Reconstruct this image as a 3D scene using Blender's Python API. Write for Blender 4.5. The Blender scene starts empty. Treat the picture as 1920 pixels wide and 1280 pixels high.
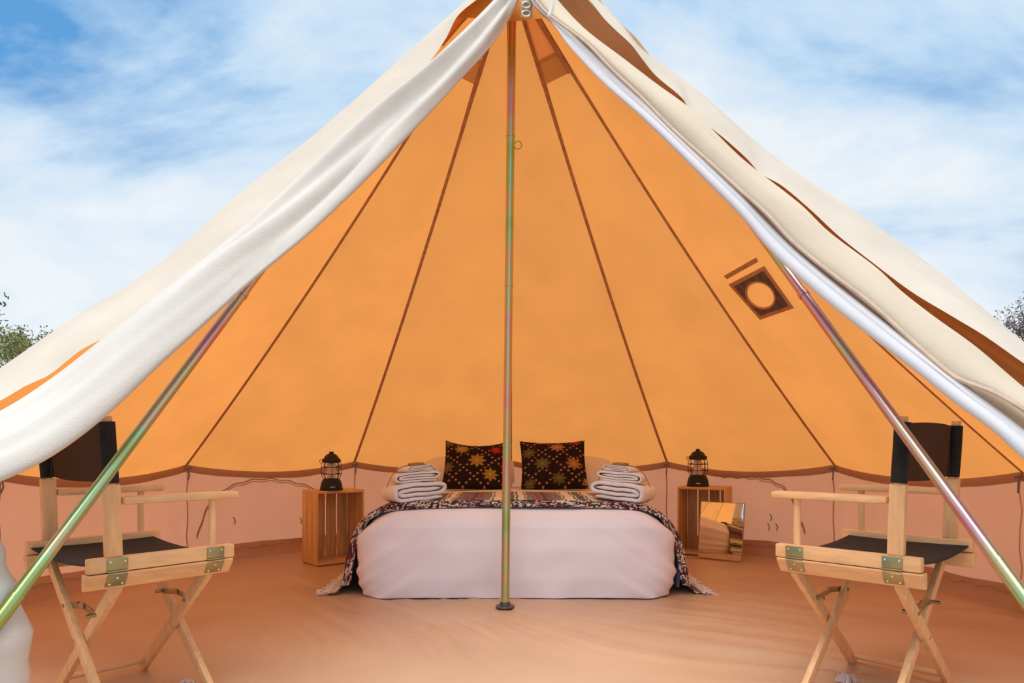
import bpy, bmesh, math, random
from mathutils import Vector, Matrix, noise
import numpy as np
from mathutils.bvhtree import BVHTree
random.seed(7)
PI = math.pi
scene = bpy.context.scene
COL = scene.collection

# ------------------------------------------------------------------ camera, sky, sun, exposure
F, HZ, CH = 1300.0, 835.0, 0.775
cam = bpy.data.cameras.new('camera'); camo = bpy.data.objects.new('camera', cam); COL.objects.link(camo)
camo.location = (0, 0, CH); camo.rotation_euler = (PI/2, 0, 0)
cam.sensor_width = 36; cam.lens = F/1920*36; cam.shift_y = (HZ-640)/1920; cam.clip_start = .05
scene.camera = camo

world = bpy.data.worlds.new('sky'); scene.world = world; world.use_nodes = True
wn, wl = world.node_tree.nodes, world.node_tree.links
wn.clear()
def W(t, **k):
    n = wn.new(t)
    for a, b in k.items(): setattr(n, a, b)
    return n
wo = W('ShaderNodeOutputWorld'); bg = W('ShaderNodeBackground'); tc = W('ShaderNodeTexCoord')
sep = W('ShaderNodeSeparateXYZ'); wl.new(tc.outputs['Generated'], sep.inputs[0])
mx = W('ShaderNodeMath', operation='MAXIMUM'); wl.new(sep.outputs[2], mx.inputs[0]); mx.inputs[1].default_value = .0
ad = W('ShaderNodeMath', operation='ADD'); wl.new(mx.outputs[0], ad.inputs[0]); ad.inputs[1].default_value = .38
dx = W('ShaderNodeMath', operation='DIVIDE'); wl.new(sep.outputs[0], dx.inputs[0]); wl.new(ad.outputs[0], dx.inputs[1])
dy = W('ShaderNodeMath', operation='DIVIDE'); wl.new(sep.outputs[1], dy.inputs[0]); wl.new(ad.outputs[0], dy.inputs[1])
cb = W('ShaderNodeCombineXYZ'); wl.new(dx.outputs[0], cb.inputs[0]); wl.new(dy.outputs[0], cb.inputs[1])
mp = W('ShaderNodeMapping'); wl.new(cb.outputs[0], mp.inputs[0])
mp.inputs['Rotation'].default_value = (0, 0, math.radians(28)); mp.inputs['Scale'].default_value = (1.15, 1.7, 1)
mp.inputs['Location'].default_value = (5.35, -6.5, 0)
n1 = W('ShaderNodeTexNoise'); wl.new(mp.outputs[0], n1.inputs['Vector'])
n1.inputs['Scale'].default_value = 1.15; n1.inputs['Detail'].default_value = 9; n1.inputs['Roughness'].default_value = .56
n1.inputs['Distortion'].default_value = .35
cr = W('ShaderNodeValToRGB'); wl.new(n1.outputs['Fac'], cr.inputs[0])
cr.color_ramp.elements[0].position = .38; cr.color_ramp.elements[0].color = (.11, .33, .66, 1)
cr.color_ramp.elements[1].position = .60; cr.color_ramp.elements[1].color = (.76, .82, .87, 1)
e = cr.color_ramp.elements.new(.49); e.color = (.50, .67, .85, 1)
hz = W('ShaderNodeMapRange'); wl.new(sep.outputs[2], hz.inputs[0])
hz.inputs[1].default_value = .0; hz.inputs[2].default_value = .42; hz.inputs[3].default_value = .9; hz.inputs[4].default_value = 0
mixh = W('ShaderNodeMix', data_type='RGBA'); wl.new(hz.outputs[0], mixh.inputs[0]); wl.new(cr.outputs[0], mixh.inputs[6])
mixh.inputs[7].default_value = (.83, .87, .90, 1)
wl.new(mixh.outputs[2], bg.inputs[0]); bg.inputs[1].default_value = 1.0; wl.new(bg.outputs[0], wo.inputs[0])

sun = bpy.data.lights.new('sun', 'SUN'); suno = bpy.data.objects.new('sun', sun); COL.objects.link(suno)
sun.energy = 3.1; sun.angle = math.radians(50); sun.color = (1, .94, .85)   # sun veiled by thin cloud
SUN = Vector((-.10, -.28, .95)).normalized()
suno.rotation_euler = SUN.to_track_quat('Z', 'Y').to_euler(); suno.location = (-4, -5, 14)
scene.view_settings.view_transform = 'Standard'; scene.view_settings.look = 'None'
scene.view_settings.gamma = 1; scene.view_settings.use_curve_mapping = False
scene.view_settings.exposure = 0.12

# ------------------------------------------------------------------ helpers
def P(px, py, d): return Vector(((px-960)/F*d, d, CH-(py-HZ)/F*d))
def tag(o, label=None, cat=None, group=None, kind=None):
    if label: o['label'] = label
    if cat: o['category'] = cat
    if group: o['group'] = group
    if kind: o['kind'] = kind
    return o
def thing(name, label, cat, loc=(0, 0, 0), rotz=0, group=None):
    o = bpy.data.objects.new(name, None); COL.objects.link(o); o.empty_display_size = .1
    o.location = loc; o.rotation_euler = (0, 0, rotz)
    return tag(o, label, cat, group)
def mesh(name, V, Fc, mat, parent=None, smooth=True, cols=None, local=False):
    me = bpy.data.meshes.new(name); me.from_pydata([tuple(v) for v in V], [], [tuple(f) for f in Fc]); me.update()
    o = bpy.data.objects.new(name, me); COL.objects.link(o)
    me.materials.append(mat)
    if smooth: me.polygons.foreach_set('use_smooth', [True]*len(me.polygons))
    if cols is not None:
        at = me.color_attributes.new('pattern', 'FLOAT_COLOR', 'POINT')
        at.data.foreach_set('color', np.array([(c[0], c[1], c[2], 1) for c in cols], dtype=np.float32).ravel())
    if parent:
        o.parent = parent
        if not local:                                    # V given in world space
            m = Matrix.LocRotScale(parent.location, parent.rotation_euler, parent.scale)
            if parent.parent: m = Matrix.LocRotScale(parent.parent.location, parent.parent.rotation_euler, parent.parent.scale) @ m
            me.transform(m.inverted())
    return o
class MB:                                                # collects pieces of ONE mesh
    def __init__(s): s.V = []; s.F = []
    def add(s, V, Fc):
        k = len(s.V); s.V += [Vector(v) for v in V]; s.F += [tuple(i+k for i in f) for f in Fc]; return s
    def xf(s, m): s.V = [m @ v for v in s.V]; return s
    def box(s, c, size, bev=.003, m=None):
        bm = bmesh.new(); bmesh.ops.create_cube(bm, size=1)
        for v in bm.verts: v.co = Vector((v.co.x*size[0], v.co.y*size[1], v.co.z*size[2]))
        if bev: bmesh.ops.bevel(bm, geom=bm.edges[:], offset=bev, segments=2, affect='EDGES', profile=.6)
        bm.verts.index_update()
        M = (m or Matrix()); c = Vector(c)
        V = [M @ v.co + c for v in bm.verts]; Fc = [[v.index for v in f.verts] for f in bm.faces]; bm.free()
        return s.add(V, Fc)
    def bar(s, a, b, w, t, up=(0, 0, 1), bev=.003):      # box beam a->b, w across, t along up
        a, b = Vector(a), Vector(b); d = b-a; y = d.normalized(); x = y.cross(Vector(up)).normalized(); z = x.cross(y)
        return s.box((a+b)/2, (w, d.length, t), bev, Matrix((x, y, z)).transposed())
    def tube(s, pts, r, n=8, closed=False, caps=True):
        pts = [Vector(p) for p in pts]; N = len(pts); V = []; Fc = []; up = None
        for i, p in enumerate(pts):
            if closed: t = pts[(i+1) % N]-pts[i-1]
            else: t = pts[min(i+1, N-1)]-pts[max(i-1, 0)]
            t.normalize()
            if up is None:
                up = Vector((0, 0, 1)) if abs(t.z) < .9 else Vector((1, 0, 0))
            x = t.cross(up).normalized(); up = x.cross(t).normalized()
            ri = r[i] if hasattr(r, '__len__') else r
            V += [p+(x*math.cos(2*PI*k/n)+up*math.sin(2*PI*k/n))*ri for k in range(n)]
        for i in range(N if closed else N-1):
            j = (i+1) % N
            Fc += [(i*n+k, i*n+(k+1) % n, j*n+(k+1) % n, j*n+k) for k in range(n)]
        if caps and not closed:
            Fc += [tuple(range(n)), tuple((N-1)*n+k for k in range(n-1, -1, -1))]
        return s.add(V, Fc)
    def lathe(s, prof, c=(0, 0, 0), n=24, caps=True):
        V = []; Fc = []; c = Vector(c)
        for r, z in prof: V += [c+Vector((r*math.cos(2*PI*k/n), r*math.sin(2*PI*k/n), z)) for k in range(n)]
        for i in range(len(prof)-1):
            Fc += [(i*n+k, i*n+(k+1) % n, (i+1)*n+(k+1) % n, (i+1)*n+k) for k in range(n)]
        if caps: Fc += [tuple(range(n-1, -1, -1)), tuple((len(prof)-1)*n+k for k in range(n))]
        return s.add(V, Fc)
    def build(s, name, mat, parent=None, smooth=True, local=False, flat=True):
        o = mesh(name, s.V, s.F, mat, parent, smooth, None, local)
        if smooth and flat:
            try: o.data.set_sharp_from_angle(angle=math.radians(40))
            except Exception: pass
        return o
def grid(nu, nv, fn):
    V = [fn(i/(nu-1), j/(nv-1)) for i in range(nu) for j in range(nv)]
    Fc = [(i*nv+j, (i+1)*nv+j, (i+1)*nv+j+1, i*nv+j+1) for i in range(nu-1) for j in range(nv-1)]
    return V, Fc
def cat(pts, n):                                         # Catmull-Rom resample by chord length
    A = np.array(pts, float); L = np.r_[0, np.cumsum(np.linalg.norm(np.diff(A, axis=0), axis=1))]; L /= L[-1]
    out = []
    for t in np.linspace(0, 1, n):
        i = min(max(np.searchsorted(L, t, 'right')-1, 0), len(A)-2)
        u = (t-L[i])/(L[i+1]-L[i]); h = L[i+1]-L[i]
        m0 = (A[i+1]-A[max(i-1, 0)])/(L[i+1]-L[max(i-1, 0)])*h
        j = min(i+2, len(A)-1); m1 = (A[j]-A[i])/(L[j]-L[i])*h
        out.append((2*u**3-3*u**2+1)*A[i]+(u**3-2*u**2+u)*m0+(-2*u**3+3*u**2)*A[i+1]+(u**3-u**2)*m1)
    return np.array(out)
def sheet_normals(V, nu, nv):
    A = np.array([tuple(v) for v in V]).reshape(nu, nv, 3)
    n = np.cross(np.gradient(A, axis=0), np.gradient(A, axis=1)); n /= (np.linalg.norm(n, axis=2, keepdims=True)+1e-9)
    return A, n
def nz(x, y, z=0.0): return noise.noise(Vector((x, y, z)))

# ------------------------------------------------------------------ materials
MATS = {}
def node_mat(name):
    m = bpy.data.materials.new(name); m.use_nodes = True; m.node_tree.nodes.clear(); MATS[name] = m
    nt = m.node_tree; out = nt.nodes.new('ShaderNodeOutputMaterial')
    return m, nt, out
def N(nt, t, **k):
    n = nt.nodes.new(t)
    for a, b in k.items():
        if hasattr(n, a): setattr(n, a, b)
        else: n.inputs[a].default_value = b
    return n
def pbr(name, col, rough=.6, metal=0, var=.06, scale=30, bump=0, bscale=200, stretch=(1, 1, 1), spec=.4, col2=None, trans=0, sheen=0):
    m, nt, out = node_mat(name); b = N(nt, 'ShaderNodeBsdfPrincipled'); nt.links.new(b.outputs[0], out.inputs[0])
    b.inputs['Roughness'].default_value = rough; b.inputs['Metallic'].default_value = metal; b.inputs['Specular IOR Level'].default_value = spec
    b.inputs['Transmission Weight'].default_value = trans; b.inputs['Sheen Weight'].default_value = sheen
    t = N(nt, 'ShaderNodeTexCoord'); mp = N(nt, 'ShaderNodeMapping'); mp.inputs['Scale'].default_value = stretch
    nt.links.new(t.outputs['Object'], mp.inputs[0])
    n = N(nt, 'ShaderNodeTexNoise'); n.inputs['Scale'].default_value = scale; n.inputs['Detail'].default_value = 5
    nt.links.new(mp.outputs[0], n.inputs['Vector'])
    r = N(nt, 'ShaderNodeValToRGB'); c2 = col2 or tuple(c*(1-2*var) for c in col)
    r.color_ramp.elements[0].color = (*c2, 1); r.color_ramp.elements[1].color = (*[min(1, c*(1+var)) for c in col], 1)
    r.color_ramp.elements[0].position = .33; r.color_ramp.elements[1].position = .68
    nt.links.new(n.outputs['Fac'], r.inputs[0]); nt.links.new(r.outputs[0], b.inputs['Base Color'])
    if bump:
        n2 = N(nt, 'ShaderNodeTexNoise'); n2.inputs['Scale'].default_value = bscale; nt.links.new(mp.outputs[0], n2.inputs['Vector'])
        bp = N(nt, 'ShaderNodeBump'); bp.inputs['Strength'].default_value = bump; bp.inputs['Distance'].default_value = .002
        nt.links.new(n2.outputs['Fac'], bp.inputs['Height']); nt.links.new(bp.outputs[0], b.inputs['Normal'])
    return m
def canvas(name, refl, trans, fac, wscale=260):
    m, nt, out = node_mat(name)
    d = N(nt, 'ShaderNodeBsdfDiffuse'); t = N(nt, 'ShaderNodeBsdfTranslucent'); mx = N(nt, 'ShaderNodeMixShader'); mx.inputs[0].default_value = fac
    tcn = N(nt, 'ShaderNodeTexCoord'); n = N(nt, 'ShaderNodeTexNoise'); n.inputs['Scale'].default_value = 3; n.inputs['Detail'].default_value = 6
    nt.links.new(tcn.outputs['Object'], n.inputs['Vector'])
    for sh, c in ((d, refl), (t, trans)):
        r = N(nt, 'ShaderNodeValToRGB'); r.color_ramp.elements[0].color = (*[x*.93 for x in c], 1); r.color_ramp.elements[1].color = (*[min(1, x*1.05) for x in c], 1)
        r.color_ramp.elements[0].position = .3; r.color_ramp.elements[1].position = .7
        nt.links.new(n.outputs['Fac'], r.inputs[0]); nt.links.new(r.outputs[0], sh.inputs['Color'])
    w = N(nt, 'ShaderNodeTexNoise'); w.inputs['Scale'].default_value = wscale; nt.links.new(tcn.outputs['Object'], w.inputs['Vector'])
    w2 = N(nt, 'ShaderNodeTexNoise'); w2.inputs['Scale'].default_value = 9; w2.inputs['Detail'].default_value = 4; nt.links.new(tcn.outputs['Object'], w2.inputs['Vector'])
    am = N(nt, 'ShaderNodeMath', operation='MULTIPLY_ADD'); nt.links.new(w2.outputs['Fac'], am.inputs[0]); am.inputs[1].default_value = 3.0; nt.links.new(w.outputs['Fac'], am.inputs[2])
    bp = N(nt, 'ShaderNodeBump'); bp.inputs['Strength'].default_value = .35; bp.inputs['Distance'].default_value = .003
    nt.links.new(am.outputs[0], bp.inputs['Height']); nt.links.new(bp.outputs[0], d.inputs['Normal'])
    nt.links.new(d.outputs[0], mx.inputs[1]); nt.links.new(t.outputs[0], mx.inputs[2]); nt.links.new(mx.outputs[0], out.inputs[0])
    return m
def attr_mat(name, rough=.9, bump=.6, bscale=500, sheen=.2):
    m, nt, out = node_mat(name); b = N(nt, 'ShaderNodeBsdfPrincipled'); nt.links.new(b.outputs[0], out.inputs[0])
    b.inputs['Roughness'].default_value = rough; b.inputs['Specular IOR Level'].default_value = .15; b.inputs['Sheen Weight'].default_value = sheen
    a = N(nt, 'ShaderNodeAttribute'); a.attribute_name = 'pattern'; nt.links.new(a.outputs['Color'], b.inputs['Base Color'])
    t = N(nt, 'ShaderNodeTexCoord'); n = N(nt, 'ShaderNodeTexNoise'); n.inputs['Scale'].default_value = bscale; nt.links.new(t.outputs['Object'], n.inputs['Vector'])
    bp = N(nt, 'ShaderNodeBump'); bp.inputs['Strength'].default_value = bump; bp.inputs['Distance'].default_value = .002
    nt.links.new(n.outputs['Fac'], bp.inputs['Height']); nt.links.new(bp.outputs[0], b.inputs['Normal'])
    return m
def zinc(name):                                          # yellow passivated steel: green to pink along its length
    m, nt, out = node_mat(name); b = N(nt, 'ShaderNodeBsdfPrincipled'); nt.links.new(b.outputs[0], out.inputs[0])
    b.inputs['Metallic'].default_value = 1; b.inputs['Roughness'].default_value = .34
    t = N(nt, 'ShaderNodeTexCoord'); mp = N(nt, 'ShaderNodeMapping'); mp.inputs['Scale'].default_value = (1.2, 1.2, 2.2); nt.links.new(t.outputs['Object'], mp.inputs[0])
    n = N(nt, 'ShaderNodeTexNoise'); n.inputs['Scale'].default_value = 1.6; n.inputs['Detail'].default_value = 2; nt.links.new(mp.outputs[0], n.inputs['Vector'])
    r = N(nt, 'ShaderNodeValToRGB'); el = r.color_ramp.elements
    el[0].position = .34; el[0].color = (.40, .50, .16, 1); el[1].position = .66; el[1].color = (.68, .36, .40, 1)
    for p, c in ((.43, (.42, .62, .32, 1)), (.5, (.60, .52, .30, 1)), (.58, (.66, .44, .40, 1))): q = el.new(p); q.color = c
    nt.links.new(n.outputs['Fac'], r.inputs[0]); nt.links.new(r.outputs[0], b.inputs['Base Color'])
    return m
M = dict(
    roof=canvas('roof_canvas', (.84, .60, .38), (.96, .345, .074), .59),
    wall=canvas('wall_canvas', (.95, .54, .37), (1.0, .44, .26), .6),
    front=canvas('front_canvas', (.69, .62, .53), (.6, .4, .2), .12),
    flap=canvas('flap_canvas', (.72, .675, .63), (.6, .42, .25), .10),
    beige=canvas('door_canvas', (.72, .61, .48), (.6, .38, .16), .12),
    net=canvas('door_net', (.84, .84, .90), (.6, .6, .65), .2, 600),
    lining=canvas('door_lining_canvas', (.80, .56, .34), (.8, .4, .15), .2),
    wseam=pbr('wall_seam_tape', (.60, .36, .29), .9),
    pocket=canvas('pocket_canvas', (.80, .36, .09), (.7, .3, .06), .4),  # orange glow of light from behind is put into the cloth colour
    seam=pbr('seam_tape', (.52, .26, .13), .9, var=.1),
    eave_shade=canvas('valance_shade', (.52, .30, .20), (.4, .2, .1), .2),  # darker tone paints the shade of the doubled cloth below the eave
    mud=canvas('groundsheet_edge', (.55, .34, .22), (.6, .3, .15), .15),
    ventm=canvas('vent_mesh', (.8, .42, .28), (.9, .70, .66), .75, 700),
    venth=canvas('vent_hood', (.6, .3, .14), (.62, .48, .40), .7),
    flue=pbr('flue_cloth', (.15, .10, .085), .85, var=.15),
    fluefr=pbr('flue_binding', (.55, .26, .13), .9),
    cord=pbr('cord', (.92, .9, .88), .8),
    pipe=pbr('wall_piping', (.42, .27, .22), .8, var=.1),
    toggle=pbr('toggle', (.22, .19, .24), .7),
    strap=pbr('strap', (.62, .47, .36), .8), grom=pbr('grommet', (.62, .56, .52), .35, .8),
    zinc=zinc('zinc_steel'), plate=pbr('pole_plate', (.13, .13, .13), .45, .7),
    wood=pbr('beech', (.88, .50, .24), .42, var=.07, scale=9, stretch=(6, 1.2, 6), bump=.15, bscale=40, spec=.4),
    beech=pbr('beech_upright', (.88, .50, .24), .42, var=.07, scale=9, stretch=(6, 6, 1.0), bump=.15, bscale=40),
    black=pbr('black_canvas', (.018, .015, .016), .85, var=.2, bump=.4, bscale=600),
    backp=canvas('back_canvas', (.03, .022, .018), (.16, .10, .07), .4, 700),
    brass=pbr('hinge_brass', (.46, .35, .15), .36, 1, scale=28, col2=(.27, .33, .22)), screw=pbr('screw', (.8, .77, .7), .25, 1),
    steel=pbr('bracket_steel', (.45, .36, .22), .4, 1, var=.15),
    pine=pbr('pine', (.74, .46, .20), .6, var=.10, scale=5, stretch=(9, 9, .8), bump=.2, bscale=30, col2=(.58, .33, .12)),
    pineh=pbr('pine_end', (.74, .46, .20), .6, var=.10, scale=5, stretch=(1.2, 9, 9), bump=.2, bscale=30, col2=(.60, .31, .12)),
    knot=pbr('pine_knot', (.20, .08, .03), .7),
    duvet=pbr('duvet_cotton', (.86, .84, .93), .9, var=.015, scale=4, bump=.08, bscale=500, spec=.2, sheen=.1),
    sheet=pbr('blue_sheet', (.42, .55, .74), .9, var=.03), matt=pbr('mattress', (.5, .6, .75), .8),
    pillow=pbr('pillow_cotton', (.82, .76, .72), .9, var=.02, scale=5, spec=.2),
    terry=pbr('terry', (.86, .82, .83), 1, var=.03, scale=60, bump=.9, bscale=260, spec=.1, sheen=.3),
    twine=pbr('twine', (.34, .2, .12), .9), kraft=pbr('kraft', (.33, .21, .06), .75, var=.15),
    fringe=pbr('fringe_yarn', (.80, .72, .70), 1, var=.08), serape=attr_mat('serape_weave', .95, .9, 300), kilim=attr_mat('kilim_weave', .95, .8, 260, 0),
    enamel=pbr('black_enamel', (.014, .012, .012), .5, 0, spec=.3), badge=pbr('badge', (.55, .53, .5), .3, .8),
    core=pbr('frosted_core', (.78, .62, .52), .5),
    mframe=pbr('mirror_edge', (.45, .25, .12), .6),
    ground=pbr('dry_ground', (.40, .34, .22), 1, var=.18, scale=3, bump=.5, bscale=30),
    bark=pbr('bark', (.12, .08, .07), .9), leafg=pbr('leaf_green', (.24, .25, .09), .8, var=.25, scale=4), leafr=pbr('leaf_dull', (.14, .10, .09), .8, var=.25, scale=4),
)
m, nt, out = node_mat('mirror_glass'); g = N(nt, 'ShaderNodeBsdfGlossy'); g.inputs['Roughness'].default_value = .01; g.inputs['Color'].default_value = (.93, .92, .90, 1)
nt.links.new(g.outputs[0], out.inputs[0]); M['mirror'] = m
m, nt, out = node_mat('lantern_glass'); g = N(nt, 'ShaderNodeBsdfGlass'); g.inputs['Roughness'].default_value = .02; g.inputs['IOR'].default_value = 1.12
tr = N(nt, 'ShaderNodeBsdfTransparent'); mm = N(nt, 'ShaderNodeMixShader'); mm.inputs[0].default_value = .35
nt.links.new(tr.outputs[0], mm.inputs[1]); nt.links.new(g.outputs[0], mm.inputs[2]); nt.links.new(mm.outputs[0], out.inputs[0]); M['glass'] = m
# groundsheet: satin pvc
M['floor'] = pbr('groundsheet', (.56, .368, .245), .40, var=.05, scale=2.2, bump=.25, bscale=9, spec=.45)

# ------------------------------------------------------------------ the setting: ground and groundsheet
PX, PY, R, ZW, ZA = -.01, 3.3, 2.45, .645, 3.05
mb = MB(); mb.lathe([(60, -.03), (25, -.03), (12, -.03), (6, -.03), (3, -.03), (0.01, -.03)], (0, 4, 0), 64, False)
tag(mb.build('ground', M['ground']), kind='structure')
def floor_z(x, y):
    a = (x-.1)*.62+(y-3.4)*.78                           # across the creases, fanning out from the bed
    ang = math.atan2(y-5.2, x+1.6)
    w = 1.0/(1+math.exp(-((3.35-y)*2.2)))*.85+.25
    q = a*4.6+ang*6+2.4*nz(x*.7, y*.7, 2)
    r1 = 1-abs(nz(q, x*.35, 5))*2.6
    r2 = 1-abs(nz(q*2.3+4, x*.5, 9))*2.6
    edge = min(1, max(0, (2.4-math.hypot(x-PX, y-PY))*4))
    return edge*w*min(1.5, max(.1, .55+1.7*nz(x*.9+3, y*1.1, 6)))*((.013+.026/(1+math.exp(-(x-.5)*5)))*max(0, r1)**2+.012*max(0, r2)**2+.005*nz(x*1.3, y*1.3, 1))-.002
nr, na = 110, 300
V = [Vector((PX, PY, floor_z(PX, PY)))]; Fc = []
for i in range(1, nr+1):
    rr = R*.992*i/nr
    for k in range(na):
        t = 2*PI*k/na; x, y = PX+rr*math.sin(t), PY+rr*math.cos(t); V.append(Vector((x, y, floor_z(x, y))))
for k in range(na): Fc.append((0, 1+(k+1) % na, 1+k))
for i in range(nr-1):
    for k in range(na):
        a, b = 1+i*na+k, 1+i*na+(k+1) % na; Fc.append((a, b, b+na, a+na))
floor = tag(mesh('floor', V, Fc, M['floor']), kind='structure')

# ------------------------------------------------------------------ the bell tent
tent = thing('bell_tent', 'cream canvas bell tent with open front, glowing orange roof panels and pinkish low walls', 'tent', (PX, PY, 0))
APEX = Vector((PX, PY, ZA))
def seam_pt(phi, t):                                     # phi from the back, t 0 apex .. 1 eave
    b = Vector((PX+R*math.sin(phi), PY+R*math.cos(phi), ZW)); p = APEX.lerp(b, t)
    inw = Vector((-math.sin(phi), -math.cos(phi), -1)).normalized()
    return p+inw*(.055*4*t*(1-t))
SILL = [(960, -64), (905, -22), (875, 0), (800, 66), (600, 243), (450, 362), (300, 492), (125, 604), (0, 690), (-160, 800), (-369, 930)]
SILR = [(964, -64), (1060, -40), (1125, 0), (1200, 85), (1310, 170), (1450, 292), (1610, 400), (1760, 508), (1890, 618), (2010, 715), (2295, 930)]
def dsil(px): k = abs(px-960)/F; return 1/(.303+.176*k)
def dedge(px): k = abs(px-960)/F; return 1/(.333+.46*k)
def dw(px, w): return 1/((1-w)/dsil(px)+w/dedge(px))
def sil_curve(S):
    return cat([tuple(P(x, y, dsil(x))) for x, y in S], 61)
silL, silR = sil_curve(SILL), sil_curve(SILR)
def edge_curve(deg):
    if deg == -120: return [Vector(p) for p in silL]
    if deg == 120: return [Vector(p) for p in silR]
    return [seam_pt(math.radians(deg), i/60) for i in range(61)]
curves = {d: edge_curve(d) for d in range(-120, 121, 30)}
roof_grid = {}
for d in range(-120, 120, 30):
    A, B = curves[d], curves[d+30]; nv = 17; V = []
    mid_in = Vector((-math.sin(math.radians(d+15)), -math.cos(math.radians(d+15)), -.6)).normalized()
    for i in range(61):
        t = i/60
        for j in range(nv):
            v = j/(nv-1); s = 4*v*(1-v)
            p = A[i].lerp(B[i], v)+mid_in*(.020*s*math.sin(PI*t)) + Vector((0, 0, -.062*s*max(0, (t-.80)/.2)**2))
            p += mid_in*(.006*nz(p.x*2.5, p.y*2.5, p.z*2.5)*min(1, 6*s))*min(1, t*6)
            V.append(p)
    Fc = [(i*nv+j, i*nv+j+1, (i+1)*nv+j+1, (i+1)*nv+j) for i in range(60) for j in range(nv-1)]
    roof_grid[d] = np.array([tuple(v) for v in V]).reshape(61, nv, 3)
    mesh('roof_panel', V, Fc, M['roof'], tent)
    # wall panel below the scalloped eave
    top = [Vector(roof_grid[d][60][j]) for j in range(nv)]; nw = 14; Wv = []
    for i in range(nw):
        h = i/(nw-1)
        for j in range(nv):
            p = top[j]; c = Vector((PX, PY, p.z)); out_ = (p-c).normalized()
            q = Vector((p.x, p.y, p.z*(1-h)+.004*h))
            q += out_*(-.012*math.sin(PI*h)+.013*nz(q.x*3, q.y*3, q.z*2.2)*math.sin(PI*min(1, h*1.2)))
            Wv.append(q)
    Fw = [(i*nv+j, i*nv+j+1, (i+1)*nv+j+1, (i+1)*nv+j) for i in range(nw-1) for j in range(nv-1)]
    mesh('wall_panel', Wv, Fw, M['wall'], tent)
    # strip painted dark for the outer valance's shade, and the turned-up groundsheet edge
    Hv = []
    for i in range(4):
        for j in range(nv):
            p = top[j]; inn = (Vector((PX, PY, p.z))-p).normalized()
            hh = .046+.008*nz(p.x*4, p.y*4, 3)
            Hv.append(p+inn*(.010+.004*math.sin(i*1.3))+Vector((0, 0, .006-hh*i/3)))
    mesh('valance_shade', Hv, [(i*nv+j, i*nv+j+1, (i+1)*nv+j+1, (i+1)*nv+j) for i in range(3) for j in range(nv-1)], M['eave_shade'], tent)
    Hv = []; nb = 33
    for i in range(6):
        for j in range(nb):
            v = j/(nb-1); k = min(int(v*(nv-1)), nv-2); p = top[k].lerp(top[k+1], v*(nv-1)-k)
            inn = (Vector((PX, PY, p.z))-p).normalized(); h = i/5
            zt = .098+.018*nz(p.x*3, p.y*3, 8)
            Hv.append(Vector((p.x, p.y, 0))+inn*(.016+.05*(1-h)**2+.010*nz(p.x*5, p.y*5, h*3))+Vector((0, 0, .003+zt*h)))
    mesh('groundsheet_edge', Hv, [(i*nb+j, (i+1)*nb+j, (i+1)*nb+j+1, i*nb+j+1) for i in range(5) for j in range(nb-1)], M['mud'], tent)
    # rope running along the foot of the wall
    rp = []
    for j in range(nb):
        v = j/(nb-1); k = min(int(v*(nv-1)), nv-2); p = top[k].lerp(top[k+1], v*(nv-1)-k)
        inn = (Vector((PX, PY, p.z))-p).normalized()
        rp.append(Vector((p.x, p.y, .075+.016*math.sin(j*1.9+d)*(.4+.6*abs(nz(j*.3, d))))) + inn*.045)
    MB().tube(rp, .0035, 5).build('foot_rope', M['pipe'], tent)
for d in range(-90, 91, 30):
    c = curves[d]; phi = math.radians(d); inw = Vector((-math.sin(phi), -math.cos(phi), -1)).normalized()
    tan = Vector((math.cos(phi), -math.sin(phi), 0)); V = []
    for i in range(2, 61):
        t = i/60; w = .010+.007*max(0, 1-t*4)
        V += [c[i]+inw*.006-tan*w, c[i]+inw*.006+tan*w]
    mesh('seam_tape', V, [(2*i, 2*i+1, 2*i+3, 2*i+2) for i in range(58)], M['seam'], tent)
    # wall seam with its toggle and loop at the eave
    b = c[60]; V = []
    inh = Vector((-math.sin(phi), -math.cos(phi), 0))
    for i in range(8):
        q = Vector((b.x, b.y, b.z*(1-i/7)+.004))+inh*(.020+.008*math.sin(i*2.2)); V += [q-tan*.005, q+tan*.005]
    mesh('wall_seam', V, [(2*i, 2*i+1, 2*i+3, 2*i+2) for i in range(7)], M['wseam'], tent)
    g = MB(); g.tube([b+inh*.03+Vector((0, 0, -.02))-tan*.022, b+inh*.034+Vector((0, 0, -.012))+tan*.022], .006, 7)
    g.tube([b+inh*.03+Vector((0, 0, -.02)), b+inh*.035+Vector((0, 0, -.07))+tan*.006, b+inh*.03+Vector((0, 0, -.095))-tan*.003], .004, 6)
    g.build('toggle', M['toggle'], tent)
BVH = {}
def on_roof(px, py, d, off=.008):                        # where the sight line meets the roof panel
    g = roof_grid[d].reshape(-1, 3); o = Vector((0, 0, CH)); r = (P(px, py, 1)-o).normalized()
    if d not in BVH: BVH[d] = BVHTree.FromPolygons([tuple(v) for v in g], [(i*17+j, i*17+j+1, (i+1)*17+j+1, (i+1)*17+j) for i in range(60) for j in range(16)])
    p, n, _, _ = BVH[d].ray_cast(o, r)
    if n.dot(o-p) < 0: n = -n
    return p+n*off
def on_wall(px, py, d, off=.03):
    p0, p1 = curves[d][60], curves[d+30][60]; n = Vector((p1-p0)).cross(Vector((0, 0, 1))).normalized()
    o = Vector((0, 0, CH)); r = P(px, py, 1)-o; t = (p0-o).dot(n)/r.dot(n); p = o+r*t
    if n.dot(o-p) < 0: n = -n
    return p+n*off
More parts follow.
